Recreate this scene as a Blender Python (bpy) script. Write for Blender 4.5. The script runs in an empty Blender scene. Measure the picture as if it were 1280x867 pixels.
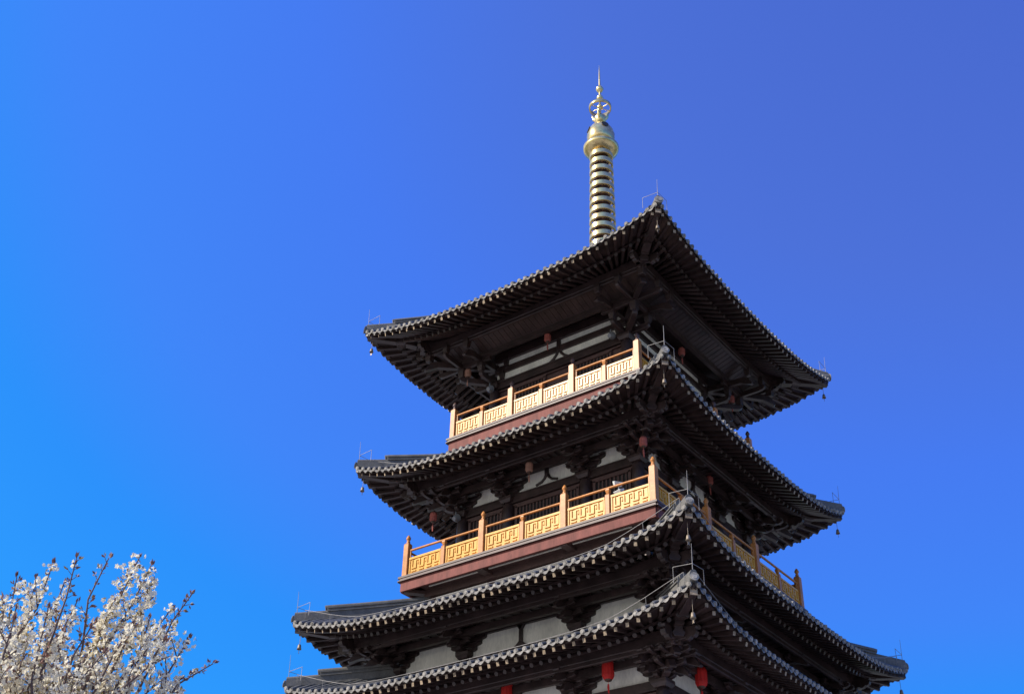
import bpy, bmesh, math, random
from math import sin, cos, pi, tan, sqrt, radians
from mathutils import Vector, Matrix

sc = bpy.context.scene
C = sc.collection

# ------------------------------------------------------------------ camera
cam_d = bpy.data.cameras.new('camera'); cam = bpy.data.objects.new('camera', cam_d); C.objects.link(cam)
cam_d.sensor_width = 36.0
cam_d.lens = 1551.17 / 1280 * 36.0
cam_d.clip_start = 0.1; cam_d.clip_end = 9000
FW = Vector((-0.50346527, 0.65327188, 0.56547199)); RT = Vector((0.80170402, 0.59724668, 0.02381316)); UP = Vector((0.3221698, -0.46533027, 0.82442365))
CAM = Vector((20.4316, -31.9334, 1.6))
cam.matrix_world = Matrix(((RT.x, UP.x, -FW.x, CAM.x), (RT.y, UP.y, -FW.y, CAM.y), (RT.z, UP.z, -FW.z, CAM.z), (0, 0, 0, 1)))
sc.camera = cam

# ------------------------------------------------------------------ sky and sun
SUN_EL, SUN_AZ = 35.0, 215.0          # azimuth clockwise from +Y
sun_dir = Vector((sin(radians(SUN_AZ)) * cos(radians(SUN_EL)), cos(radians(SUN_AZ)) * cos(radians(SUN_EL)), sin(radians(SUN_EL))))
w = bpy.data.worlds.new('World'); sc.world = w; w.use_nodes = True
nt = w.node_tree; bg = nt.nodes['Background']
sky = nt.nodes.new('ShaderNodeTexSky'); sky.sky_type = 'NISHITA'; sky.sun_disc = False
sky.sun_elevation = radians(SUN_EL); sky.sun_rotation = radians(SUN_AZ)
sky.air_density = 1.0; sky.dust_density = 0.3; sky.ozone_density = 2.5
# the deep, strongly saturated blue of the day: the physical sky's brightness drives a colour ramp
sep = nt.nodes.new('ShaderNodeSeparateColor'); nt.links.new(sky.outputs[0], sep.inputs[0])
mrs = nt.nodes.new('ShaderNodeMapRange'); mrs.inputs[1].default_value = 0.0; mrs.inputs[2].default_value = 8.0
tcw = nt.nodes.new('ShaderNodeTexCoord'); dt = nt.nodes.new('ShaderNodeVectorMath'); dt.operation = 'DOT_PRODUCT'; dt.inputs[1].default_value = sun_dir
nt.links.new(tcw.outputs['Generated'], dt.inputs[0])
ma = nt.nodes.new('ShaderNodeMath'); ma.operation = 'MULTIPLY_ADD'; ma.inputs[1].default_value = 0.45; ma.inputs[2].default_value = 0.82; nt.links.new(dt.outputs['Value'], ma.inputs[0])
mm_ = nt.nodes.new('ShaderNodeMath'); mm_.operation = 'MULTIPLY'; nt.links.new(sep.outputs[1], mm_.inputs[0]); nt.links.new(ma.outputs[0], mm_.inputs[1])
nt.links.new(mm_.outputs[0], mrs.inputs[0])
srp = nt.nodes.new('ShaderNodeValToRGB'); nt.links.new(mrs.outputs[0], srp.inputs[0])
K_ = 0.153 * 8
SKY = [(.09, (.05, .10, .45)), (.138, (.065, .138, .61)), (.168, (.073, .168, .70)), (.20, (.061, .20, .88)), (.245, (.052, .24, .945)), (.285, (.026, .285, .97)), (.34, (.027, .33, 1.0)), (.60, (.34, .52, .95)), (.90, (1.05, 1.0, .95))]
while len(srp.color_ramp.elements) < len(SKY): srp.color_ramp.elements.new(0.5)
for e_, (g_, c_) in zip(srp.color_ramp.elements, SKY): e_.position = 0
for k_ in range(len(SKY)):
    e_ = srp.color_ramp.elements[k_]; e_.position = SKY[k_][0] / K_; e_.color = (*SKY[k_][1], 1)
vm = nt.nodes.new('ShaderNodeVectorMath'); vm.operation = 'SCALE'; vm.inputs['Scale'].default_value = 1 / 0.153
nt.links.new(srp.outputs[0], vm.inputs[0]); nt.links.new(vm.outputs[0], bg.inputs[0])
bg.inputs[1].default_value = 0.12
sd = bpy.data.lights.new('sun', 'SUN'); sd.energy = 4.6; sd.angle = radians(0.53); sd.color = (1.0, 0.93, 0.82)
so = bpy.data.objects.new('sun', sd); C.objects.link(so)
so.rotation_euler = (-sun_dir).to_track_quat('-Z', 'Y').to_euler()
sc.view_settings.view_transform = 'Standard'; sc.view_settings.look = 'None'
sc.view_settings.exposure = 0.35; sc.view_settings.gamma = 1.0
sc.cycles.max_bounces = 6; sc.cycles.diffuse_bounces = 4; sc.cycles.glossy_bounces = 3

rnd = random.Random(11)

# ------------------------------------------------------------------ materials
def mat(name, c, rough=0.6, var=0.25, scale=3.0, c2=None, metal=0.0, bump=0.0, coat=0.0, bscale=None, spec=0.5, stretch=None, fine=0.0, translucent=0.0):
    m = bpy.data.materials.new(name); m.use_nodes = True
    n = m.node_tree.nodes; l = m.node_tree.links; b = n['Principled BSDF']
    b.inputs['Roughness'].default_value = rough; b.inputs['Metallic'].default_value = metal
    b.inputs['Specular IOR Level'].default_value = spec
    b.inputs['Coat Weight'].default_value = coat; b.inputs['Coat Roughness'].default_value = 0.18
    tc = n.new('ShaderNodeTexCoord'); mp = n.new('ShaderNodeMapping')
    l.new(tc.outputs['Object'], mp.inputs[0])
    if stretch: mp.inputs['Scale'].default_value = stretch
    no = n.new('ShaderNodeTexNoise'); no.inputs['Scale'].default_value = scale; no.inputs['Detail'].default_value = 6; no.inputs['Roughness'].default_value = 0.65
    l.new(mp.outputs[0], no.inputs['Vector'])
    cr = n.new('ShaderNodeValToRGB'); cr.color_ramp.elements[0].position = 0.3; cr.color_ramp.elements[1].position = 0.7
    d = c2 if c2 else tuple(x * (1 - var) for x in c)
    u = c if c2 else tuple(min(1, x * (1 + var)) for x in c)
    cr.color_ramp.elements[0].color = (*d, 1); cr.color_ramp.elements[1].color = (*u, 1)
    l.new(no.outputs['Fac'], cr.inputs[0])
    out = cr.outputs[0]
    if fine:
        n2 = n.new('ShaderNodeTexNoise'); n2.inputs['Scale'].default_value = scale * 9; n2.inputs['Detail'].default_value = 4
        l.new(mp.outputs[0], n2.inputs['Vector'])
        mr = n.new('ShaderNodeMapRange'); mr.inputs[1].default_value = 0.3; mr.inputs[2].default_value = 0.7
        mr.inputs[3].default_value = 1 - fine; mr.inputs[4].default_value = 1 + fine
        l.new(n2.outputs['Fac'], mr.inputs[0])
        mx = n.new('ShaderNodeMix'); mx.data_type = 'RGBA'; mx.blend_type = 'MULTIPLY'; mx.inputs[0].default_value = 1.0
        l.new(cr.outputs[0], mx.inputs[6]); l.new(mr.outputs[0], mx.inputs[7]); out = mx.outputs[2]
    l.new(out, b.inputs['Base Color'])
    if bump:
        nb = n.new('ShaderNodeTexNoise'); nb.inputs['Scale'].default_value = bscale or scale * 6; nb.inputs['Detail'].default_value = 5
        l.new(mp.outputs[0], nb.inputs['Vector'])
        bn = n.new('ShaderNodeBump'); bn.inputs['Strength'].default_value = bump; bn.inputs['Distance'].default_value = 0.01
        l.new(nb.outputs['Fac'], bn.inputs['Height']); l.new(bn.outputs[0], b.inputs['Normal'])
    if translucent:
        tr = n.new('ShaderNodeBsdfTranslucent'); l.new(out, tr.inputs[0]); ms = n.new('ShaderNodeMixShader'); ms.inputs[0].default_value = translucent
        l.new(b.outputs[0], ms.inputs[1]); l.new(tr.outputs[0], ms.inputs[2]); l.new(ms.outputs[0], n['Material Output'].inputs[0])
    return m

M = {
    'wood':   mat('dark_stained_wood', (0.038, 0.0225, 0.021), 0.42, 0.55, 2.2, bump=0.3, fine=0.25),
    'brown':  mat('brown_stained_wood', (0.085, 0.045, 0.040), 0.5, 0.3, 2.0, bump=0.2, fine=0.2),
    'redwood': mat('red_brown_painted_board', (0.185, 0.058, 0.048), 0.65, 0.33, 1.6, stretch=(2.2, 2.2, .5), bump=0.1, fine=0.08, spec=0.2),
    'rail':   mat('golden_varnished_wood', (0.66, 0.335, 0.045), 0.34, 0.24, 1.7, bump=0.12, coat=0.0, fine=0.16, spec=0.22),
    'post':   mat('reddish_varnished_wood', (0.50, 0.205, 0.062), 0.38, 0.28, 2.2, bump=0.12, fine=0.18, spec=0.22),
    'end':    mat('pale_painted_rafter_end', (0.30, 0.225, 0.15), 0.75, 0.5, 4.0, fine=0.3),
    'plaster': mat('white_plaster', (0.78, 0.745, 0.66), 0.85, 0.17, 1.3, fine=0.09, stretch=(1.6, 1.6, .6)),
    'tile':   mat('grey_clay_tile', (0.10, 0.10, 0.105), 0.6, 0.4, 3.0, bump=0.4, fine=0.25),
    'cap':    mat('weathered_tile_end', (0.29, 0.27, 0.245), 0.85, 0.7, 7.0, bump=0.3, fine=0.35, spec=0.2),
    'ridge':  mat('grey_ridge_tile', (0.125, 0.12, 0.115), 0.75, 0.3, 3.0, bump=0.4, fine=0.2),
    'gold':   mat('gilded_bronze', (0.84, 0.60, 0.29), 0.25, 0.35, 3.5, metal=0.72, bump=0.15, fine=0.06),
    'golddark': mat('dark_bronze_core', (0.085, 0.042, 0.028), 0.6, 0.3, 3.0, metal=0.2),
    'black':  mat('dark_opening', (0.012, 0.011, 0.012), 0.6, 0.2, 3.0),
    'bell':   mat('weathered_bronze_bell', (0.24, 0.19, 0.14), 0.5, 0.3, 8.0, metal=0.3),
    'rod':    mat('galvanised_rod', (0.27, 0.255, 0.25), 0.5, 0.1, 8.0, metal=0.3),
    'red':    mat('red_lantern_cloth', (0.72, 0.03, 0.025), 0.6, 0.15, 6.0, translucent=0.35),
    'fadedred': mat('faded_red_lantern_cloth', (0.50, 0.14, 0.11), 0.7, 0.25, 7.0, translucent=0.35),
    'fadedpink': mat('sun_bleached_lantern_cloth', (0.56, 0.30, 0.22), 0.7, 0.3, 7.0, translucent=0.35),
    'lampwhite': mat('white_painted_metal', (0.75, 0.76, 0.76), 0.35, 0.06, 5.0),
    'lampgrey': mat('grey_painted_metal', (0.20, 0.21, 0.23), 0.45, 0.15, 5.0),
    'glass':  mat('floodlight_glass', (0.05, 0.06, 0.07), 0.08, 0.1, 5.0),
    'stone':  mat('granite_block', (0.38, 0.37, 0.35), 0.8, 0.2, 1.0, bump=0.3, fine=0.15),
    'bark':   mat('cherry_bark', (0.13, 0.085, 0.075), 0.8, 0.35, 12.0, bump=0.5),
    'drip':   mat('drip_tile', (0.19, 0.175, 0.16), 0.8, 0.65, 7.0, bump=0.3, fine=0.3),
    'petal':  mat('white_cherry_petal', (0.90, 0.84, 0.67), 0.7, 0.08, 20.0, translucent=0.45),
    'calyx':  mat('red_brown_calyx', (0.20, 0.10, 0.08), 0.7, 0.35, 20.0, translucent=0.2),
    'leaf':   mat('young_cherry_leaf', (0.30, 0.23, 0.08), 0.6, 0.4, 15.0, translucent=0.35),
}
def ground_mat():
    m = bpy.data.materials.new('stone_paving'); m.use_nodes = True
    n = m.node_tree.nodes; l = m.node_tree.links; b = n['Principled BSDF']; b.inputs['Roughness'].default_value = 0.85
    tc = n.new('ShaderNodeTexCoord'); br = n.new('ShaderNodeTexBrick'); l.new(tc.outputs['Object'], br.inputs['Vector'])
    br.inputs['Scale'].default_value = 1.0; br.inputs['Brick Width'].default_value = 0.9; br.inputs['Row Height'].default_value = 0.45; br.inputs['Mortar Size'].default_value = 0.012
    br.inputs['Color1'].default_value = (0.38, 0.36, 0.33, 1); br.inputs['Color2'].default_value = (0.32, 0.305, 0.28, 1); br.inputs['Mortar'].default_value = (0.12, 0.115, 0.11, 1)
    l.new(br.outputs['Color'], b.inputs['Base Color'])
    return m
M['paving'] = ground_mat()
M['lawn'] = mat('lawn', (0.10, 0.13, 0.045), 0.9, 0.3, 0.4, fine=0.3)

# ------------------------------------------------------------------ mesh builder
class MB:
    def __init__(s): s.v = []; s.f = []; s.m = []; s.sm = []; s.T = None
    def add(s, vs, fs, mi=0, smooth=False):
        o = len(s.v)
        for p in vs: s.v.append(tuple(s.T @ Vector(p)) if s.T is not None else tuple(p))
        for f in fs: s.f.append(tuple(i + o for i in f)); s.m.append(mi); s.sm.append(smooth)
    def box(s, c, d, mi=0):
        x, y, z = c; a, b, e = d[0] / 2, d[1] / 2, d[2] / 2
        s.add([(x + i * a, y + j * b, z + k * e) for k in (-1, 1) for j in (-1, 1) for i in (-1, 1)],
              [(0, 2, 3, 1), (4, 5, 7, 6), (0, 1, 5, 4), (2, 6, 7, 3), (0, 4, 6, 2), (1, 3, 7, 5)], mi)
    def frus(s, c, d0, d1, h, mi=0):       # c: centre of the bottom
        x, y, z = c
        s.add([(x + i * d0[0] / 2, y + j * d0[1] / 2, z) for j in (-1, 1) for i in (-1, 1)] + [(x + i * d1[0] / 2, y + j * d1[1] / 2, z + h) for j in (-1, 1) for i in (-1, 1)],
              [(0, 2, 3, 1), (4, 5, 7, 6), (0, 1, 5, 4), (2, 6, 7, 3), (0, 4, 6, 2), (1, 3, 7, 5)], mi)
    def beam(s, p0, p1, w_, h_, mi=0, up=(0, 0, 1), endmi=None, w1=None, h1=None):
        p0 = Vector(p0); p1 = Vector(p1); d = (p1 - p0).normalized(); sd_ = d.cross(Vector(up)).normalized(); u = sd_.cross(d)
        vs = []
        for p, ww, hh in ((p0, w_, h_), (p1, w1 or w_, h1 or h_)):
            for a, b in ((-1, -1), (1, -1), (1, 1), (-1, 1)): vs.append(p + sd_ * a * ww / 2 + u * b * hh / 2)
        fs = [(0, 1, 5, 4), (1, 2, 6, 5), (2, 3, 7, 6), (3, 0, 4, 7), (3, 2, 1, 0)]
        s.add(vs, fs, mi)
        s.add(vs[4:], [(0, 1, 2, 3)], mi if endmi is None else endmi)
    def tube(s, pts, rs, n=8, mi=0, caps=True, endmi=None):
        pts = [Vector(p) for p in pts]
        if not isinstance(rs, (list, tuple)): rs = [rs] * len(pts)
        vs = []; prev = None
        for i, p in enumerate(pts):
            d = (pts[min(i + 1, len(pts) - 1)] - pts[max(i - 1, 0)]).normalized()
            if prev is None:
                a = Vector((0, 0, 1)) if abs(d.z) < 0.95 else Vector((1, 0, 0)); x = d.cross(a).normalized()
            else: x = (prev - d * prev.dot(d)).normalized()
            prev = x; y = d.cross(x)
            for k in range(n): vs.append(p + (x * cos(2 * pi * k / n) + y * sin(2 * pi * k / n)) * rs[i])
        fs = [(i * n + k, i * n + (k + 1) % n, (i + 1) * n + (k + 1) % n, (i + 1) * n + k) for i in range(len(pts) - 1) for k in range(n)]
        s.add(vs, fs, mi, True)
        if caps:
            s.add(vs[:n], [tuple(range(n))[::-1]], mi if endmi is None else endmi); s.add(vs[-n:], [tuple(range(n))], mi)
    def lathe(s, prof, n=24, mi=0, c=(0, 0, 0), ang=0.0, smooth=True):
        vs = [(c[0] + r * cos(2 * pi * k / n + ang), c[1] + r * sin(2 * pi * k / n + ang), c[2] + z) for r, z in prof for k in range(n)]
        s.add(vs, [(i * n + k, i * n + (k + 1) % n, (i + 1) * n + (k + 1) % n, (i + 1) * n + k) for i in range(len(prof) - 1) for k in range(n)], mi, smooth)
    def prism(s, poly, o, ax, ay, th, mi=0):     # polygon in plane (ax, ay), thickness th centred on the plane
        ax = Vector(ax).normalized(); ay = Vector(ay).normalized(); nn = ax.cross(ay).normalized(); o = Vector(o); n = len(poly)
        vs = [o + ax * a + ay * b - nn * th / 2 for a, b in poly] + [o + ax * a + ay * b + nn * th / 2 for a, b in poly]
        s.add(vs, [tuple(range(n))[::-1], tuple(range(n, 2 * n))] + [(i, (i + 1) % n, n + (i + 1) % n, n + i) for i in range(n)], mi)
    def build(s, name, mats, parent=None, bevel=0.0, loc=None, rotz=None):
        me = bpy.data.meshes.new(name); me.from_pydata(s.v, [], s.f)
        if not isinstance(mats, (list, tuple)): mats = [mats]
        for q in mats: me.materials.append(q)
        me.polygons.foreach_set('material_index', s.m); me.polygons.foreach_set('use_smooth', s.sm)
        me.update()
        bm = bmesh.new(); bm.from_mesh(me); bmesh.ops.recalc_face_normals(bm, faces=bm.faces); bm.to_mesh(me); bm.free()
        o = bpy.data.objects.new(name, me); C.objects.link(o)
        if parent: o.parent = parent
        if loc is not None: o.location = loc
        if rotz is not None: o.rotation_euler = (0, 0, rotz)
        if bevel:
            b = o.modifiers.new('bevel', 'BEVEL'); b.width = bevel; b.segments = 1; b.limit_method = 'ANGLE'; b.angle_limit = radians(40)
        return o

def tag(o, label=None, cat=None, group=None, kind=None):
    if label: o['label'] = label
    if cat: o['category'] = cat
    if group: o['group'] = group
    if kind: o['kind'] = kind
    return o
def empty(name, loc=(0, 0, 0), rotz=0, parent=None):
    o = bpy.data.objects.new(name, None); C.objects.link(o); o.location = loc; o.rotation_euler = (0, 0, rotz); o.empty_display_size = 0.2
    if parent: o.parent = parent
    return o
def dup(o, parent=None, loc=None, rotz=None, name=None):
    c = o.copy(); C.objects.link(c)
    if parent is not None: c.parent = parent
    if loc is not None: c.location = loc
    if rotz is not None: c.rotation_euler = (0, 0, rotz)
    for ch in [x for x in C.objects if x.parent == o]:
        q = ch.copy(); C.objects.link(q); q.parent = c
    return c
def FT(k): return Matrix.Rotation(k * pi / 2, 4, 'Z')       # face frame: (x, -d, z) -> world

# ------------------------------------------------------------------ setting
g = MB(); g.add([(-4000, -4000, 0), (4000, -4000, 0), (4000, 4000, 0), (-4000, 4000, 0)], [(0, 1, 2, 3)])
tag(g.build('ground', M['lawn']), kind='structure')
g = MB(); g.add([(-70, -90, .004), (70, -90, .004), (70, 60, .004), (-70, 60, .004)], [(0, 1, 2, 3)])  # out of view; widened so its bounced light lifts the shaded plaster
tag(g.build('plaza_paving', M['paving']), kind='structure')
g = MB()
g.box((0, 0, 1.5), (26, 26, 3.0)); g.box((0, 0, 3.05), (26.3, 26.3, 0.14)); g.box((0, 0, 4.5), (18, 18, 2.9)); g.box((0, 0, 6.02), (18.3, 18.3, 0.16))
for i in range(18): g.box((0, -13 - 0.15 - 0.3 * i, (3.0 - i * 0.166) / 2), (5, 0.3, 3.0 - i * 0.166))
for i in range(17): g.box((0, -9.15 - 0.15 - 0.2 * i, 3.12 + (2.9 - i * 0.166) / 2), (4, 0.2, 2.9 - i * 0.166))
tag(g.build('stone_terrace', M['stone'], bevel=0.02), kind='structure')

# ------------------------------------------------------------------ the pagoda
PG = empty('pagoda', (0, 0, 6.1))
tag(PG, 'tall dark timber pagoda with curved grey tile eaves, golden balcony railings and a gilded spire', 'pagoda')
class P0: pass
def under(o):            # keep world coordinates under the pagoda's empty
    o.parent = PG; o.location = (o.location[0], o.location[1], o.location[2] - 6.1); return o

TIERS = [
    dict(sl=.42, sq=.03, H=6.13, E=26.42, L=0.70, p=2.7, Hw=2.75, hi=0.75, hp=4.45, ct=25.22, cols=(-2.75, 2.75), inner=3.65, steps=2, fl=23.15, top=27.3),
    dict(sl=.36, sq=.012, H=6.00, E=20.87, L=0.72, p=3.4, Hw=3.40, hi=3.60, hp=4.50, ct=20.10, cols=(-3.4, -1.5, 1.5, 3.4), inner=None, steps=3, fl=17.9, top=22.2),
    dict(sl=.36, sq=.012, H=7.00, E=15.38, L=0.66, p=3.6, Hw=4.60, hi=4.10, hp=5.62, ct=14.62, cols=(-4.6, -2.0, 2.0, 4.6), inner=None, steps=3, fl=13.8, top=16.9),
    dict(sl=.36, sq=.012, H=7.00, E=13.33, L=0.66, p=3.6, Hw=4.60, hi=4.70, hp=5.62, ct=12.55, cols=(-4.6, -2.0, 2.0, 4.6), inner=None, steps=3, fl=6.1, top=14.5),
]
TA, TB = tan(radians(14)), tan(radians(26))
PITCH = 0.26

def lift_e(t, x): return t['L'] * min(1.0, abs(x / t['H'])) ** t['p']
def Ssurf(t, x, d):      # roof top surface
    H, hi = t['H'], t['hi']; tt = H - d; wgt = max(0.0, (d - min(hi, 2.5)) / (H - min(hi, 2.5)))
    return t['E'] + 0.03 + t['L'] * min(1.0, abs(x) / max(d, 1e-3)) ** t['p'] * wgt + tt * t['sl'] + t['sq'] * tt * tt
def x0_of(t): return t['Hw'] - 0.45
def fanx(t, xe, d):
    x0 = x0_of(t); a = abs(xe)
    if a <= x0: return xe
    return math.copysign(x0 + (a - x0) * (d - x0) / (t['H'] - x0), xe)
def dmid(t): return t['H'] - 0.80
def Usurf(t, xe, d):     # underside boards (top of the rafters)
    H = t['H']; z = t['E'] - 0.06 + lift_e(t, xe) * max(0, (d - t['Hw']) / (H - t['Hw']))
    dm = dmid(t)
    if d >= dm: return z + (H - d) * TA
    return z + (H - dm) * TA + (dm - d) * TB

ROD = 0.008
def make_roof(t, idx):
    H, hi, hp, Hw = t['H'], t['hi'], t['hp'], t['Hw']
    # -- tile sheet (root mesh of the part) with cover tile rows and tile ends
    mb = MB(); N = 28; K = 6
    for f in range(4):
        mb.T = FT(f)
        vs = []
        for j in range(K + 1):
            d = H + 0.03 + (hi - H) * j / K
            for i in range(N + 1):
                x = -d + 2 * d * i / N
                vs.append((x, -d, Ssurf(t, x, min(d, H))))
        mb.add(vs, [(j * (N + 1) + i, j * (N + 1) + i + 1, (j + 1) * (N + 1) + i + 1, (j + 1) * (N + 1) + i) for j in range(K) for i in range(N)], 0, True)
    roof = mb.build('roof', [M['tile']])
    under(roof)
    nrow = int(round(2 * (H - 0.12) / PITCH)); pitch = 2 * (H - 0.12) / nrow
    r_ = random.Random(idx)
    for f in range(4):
        mb = MB(); mb.T = FT(f)
        for i in range(nrow + 1):
            x = -H + 0.12 + i * pitch
            dend = max(hi, abs(x) + 0.02)
            ns = max(1, int((H - dend) / 0.8)); jx = r_.uniform(-.014, .014); jz = r_.uniform(-.016, .014)
            pts = [(x + jx, -(H + 0.045 + r_.uniform(-.01, .01)), Ssurf(t, x, H) + 0.0 + jz)] + [(x, -(H + (dend - H) * k / ns), Ssurf(t, x, H + (dend - H) * k / ns) + 0.03) for k in range(0 if H - dend > .3 else 1, ns + 1)]
            mb.tube(pts, 0.068, 8, 0)
            # round end plate, slightly proud, leaning out
            p = Vector(pts[0]); q = Vector((0, -1, -0.28)).normalized()
            mb.tube([p - q * 0.02, p + q * 0.018], 0.070, 12, 1)
            mb.tube([p + q * 0.02, p + q * 0.032], 0.045, 8, 1)
            if i < nrow:      # hanging drip tile between two ends
                xc = x + pitch / 2 + r_.uniform(-.006, .006); zc = Ssurf(t, xc, H) - 0.035 + r_.uniform(-.006, .006)
                sl = (Ssurf(t, x + pitch, H) - Ssurf(t, x, H)) / pitch
                nseg = 6; top = []; bot = []
                for s_ in range(nseg + 1):
                    a = -0.118 + 0.236 * s_ / nseg; u = abs(a) / 0.118
                    top.append((xc + a, -(H + 0.045), zc + a * sl + 0.045 * u * u))
                    bot.append((xc + a, -(H + 0.06), zc + a * sl - 0.080 * (1 - u ** 2.0) + 0.02 * u - 0.018))
                back = [(a_[0], -(H - 0.25), a_[2] + 0.13) for a_ in top]
                vs = top + bot + back; n1 = nseg + 1
                mb.add(vs, [(k, k + 1, n1 + k + 1, n1 + k) for k in range(nseg)], 2, True)
                mb.add(vs, [(k, 2 * n1 + k, 2 * n1 + k + 1, k + 1) for k in range(nseg)], 0, True)
        mb.build('tile_rows', [M['tile'], M['cap'], M['drip']], roof).location = (0, 0, 0)
    # -- eaves boards, soffit
    mb = MB(); NS = 40
    for f in range(4):
        mb.T = FT(f)
        xs = [-H + 2 * H * i / NS for i in range(NS + 1)]
        def strip(fn_pts, mi=0):      # fn_pts(xe) -> list of points forming a cross-section loop
            secs = [fn_pts(x) for x in xs]; m_ = len(secs[0]); vs = [p for s_ in secs for p in s_]
            mb.add(vs, [(i * m_ + k, i * m_ + (k + 1) % m_, (i + 1) * m_ + (k + 1) % m_, (i + 1) * m_ + k) for i in range(len(xs) - 1) for k in range(m_)], mi)
        def at(xe, d, dz): return (fanx(t, xe, d), -d, Usurf(t, xe, d) + dz)
        strip(lambda x: [at(x, H - .02, .07), at(x, H - .02, -.035), at(x, H - .13, -.035), at(x, H - .13, .08)])            # outer eaves board
        strip(lambda x: [at(x, dmid(t) + .03, -.075), at(x, dmid(t) + .03, -.15), at(x, dmid(t) - .06, -.15), at(x, dmid(t) - .06, -.075)])
        # soffit boarding
        ds = [H - .1, dmid(t), (dmid(t) + hp) / 2, hp - .1, hp - .35]
        vs = [at(x, d, 0.0) for x in xs for d in ds]; m_ = len(ds)
        mb.add(vs, [(i * m_ + k, i * m_ + k + 1, (i + 1) * m_ + k + 1, (i + 1) * m_ + k) for i in range(NS) for k in range(m_ - 1)], 0, False)
    under_e = mb.build('eaves_board', M['wood'], roof)
    # -- rafters
    for f in range(4):
        mb = MB(); mb.T = FT(f)
        nr = int(round(2 * (H - 0.3) / 0.315)); step = 2.0 / nr
        for i in range(nr + 1):
            u = -1 + i * step
            xe = (H - 0.24) * (0.93 * u + 0.07 * u ** 3)
            jx = r_.uniform(-.01, .01); dm = dmid(t)
            def P(d, dz): return Vector((fanx(t, xe, d) + jx, -d, Usurf(t, xe, d) + dz))
            mb.beam(P(dm - .45, -.065 + .45 * 0), P(H - .035, -.065 - .035), .085, .105, 0, endmi=1)
            dl = max(hp - .33, x0_of(t) + .1)
            if abs(xe) > x0_of(t): dl = max(dl, hp - .3)
            a, b = P(dl, -.185), P(dm + .07, -.215)
            mb.tube([a, b], 0.062, 8, 0)
            mb.tube([b, b + (b - a).normalized() * .004], 0.060, 8, 0)
        mb.build('rafter_row', [M['wood'], M['end']], roof)
    # -- corner beams, hip ridges, lightning rods
    for f in range(4):
        T = FT(f); Td = T @ Matrix.Rotation(-pi / 4, 4, 'Z')     # local -y axis now runs along the corner diagonal (x=-y)
        # corner direction for face f: (+x,-y) corner
        def D(d, z): return Vector((d, -d, z))
        mb = MB(); mb.T = T
        zu = lambda d: t['E'] - .06 + t['L'] * max(0, (d - Hw) / (H - Hw)) + (H - max(d, dmid(t))) * TA + max(0, dmid(t) - d) * TB
        mb.beam(D(Hw - .2, zu(Hw - .2) - .25), D(dmid(t), zu(dmid(t)) - .16), .24, .28)
        mb.beam(D(dmid(t) - .02, zu(dmid(t)) - .15), D(H - .07, zu(H - .07) - .10), .22, .26, endmi=1, h1=.20, w1=.19)
        # lower corner beam with a stepped nose
        dn = H - 1.05
        mb.beam(D(Hw - .2, zu(Hw - .2) - .55), D(dn - .28, zu(dn - .28) - .42), .27, .30)
        mb.beam(D(dn - .28, zu(dn - .28) - .40), D(dn, zu(dn) - .34), .27, .28, h1=.14, w1=.25)
        mb.build('corner_beam', [M['wood'], M['end']], roof, bevel=0.012)
        # hip ridge
        mb = MB(); mb.T = T
        dd = [H - .02, H - .25, H - .5, H - .8]; inn = max(hi, .6)
        for a, b in zip(dd[:-1], dd[1:]):
            mb.beam(D(a, Ssurf(t, a, a) + .13), D(b, Ssurf(t, b, b) + .13), .20, .22)
            mb.tube([D(a, Ssurf(t, a, a) + .26), D(b, Ssurf(t, b, b) + .26)], .085, 8)
        a = H - .72; k = 7
        for i in range(k):
            da = a + (inn - a) * i / k; db = a + (inn - a) * (i + 1) / k
            mb.beam(D(da, Ssurf(t, da, da) + .22), D(db, Ssurf(t, db, db) + .22), .26, .38)
            mb.beam(D(da, Ssurf(t, da, da) + .37), D(db, Ssurf(t, db, db) + .37), .33, .03)
            mb.beam(D(da, Ssurf(t, da, da) + .27), D(db, Ssurf(t, db, db) + .27), .33, .03)
            mb.tube([D(da, Ssurf(t, da, da) + .42), D(db, Ssurf(t, db, db) + .42)], .095, 8)
        mb.tube([D(a + .06, Ssurf(t, a, a) + .40), D(a, Ssurf(t, a, a) + .42)], .09, 10, 0)
        c_ = D(H + .0, Ssurf(t, H, H) + .16); q = Vector((1, -1, .25)).normalized()
        c_.z -= .03; rb = .15 if idx == 0 else .115
        mb.tube([c_ - q * .25, c_ + q * .03], rb * .88, 12, 0); mb.tube([c_ + q * .03, c_ + q * .05], rb, 12, 1); mb.tube([c_ + q * .05, c_ + q * .065], rb * .6, 12, 1)
        mb.build('hip_ridge', [M['ridge'], M['cap']], roof)
        # lightning conductor at the corner and along the eave
        mb = MB(); mb.T = T
        zt = Ssurf(t, H, H) + .30
        mb.tube([D(H - .06, zt - .05), D(H - .04, zt + .75)], [ROD * 1.3, ROD * .6], 5)
        for sx, sy in ((-1, 0), (0, 1)):
            b0 = D(H - .05, zt + .22); b1 = b0 + Vector((sx * .55, sy * .55, .04)); b2 = b1 + Vector((0, 0, -.42))
            mb.tube([b0, b1, b2], ROD, 5)
        mb.build('lightning_rod', M['rod'], roof)
        mb = MB(); mb.T = T
        n = 24; pts = []; wd = H - (.12 if idx > 1 else .45)
        for i in range(n + 1):
            x = -H + .35 + (2 * H - .7) * i / n; z = Ssurf(t, x, H) + (.20 if idx > 1 else .22) + 0.30 * min(1.0, max(0, (abs(x) - H + 2.6) / 2.0))
            pts.append((x, -wd, z))
            if i % 2 == 0: mb.tube([(x, -wd, z), (x, -wd + .03, z - .25 + (.06 if idx < 2 else 0))], ROD * .8, 4)
        mb.tube(pts, ROD, 5)
        mb.build('conductor_wire', M['rod'], roof)
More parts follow.
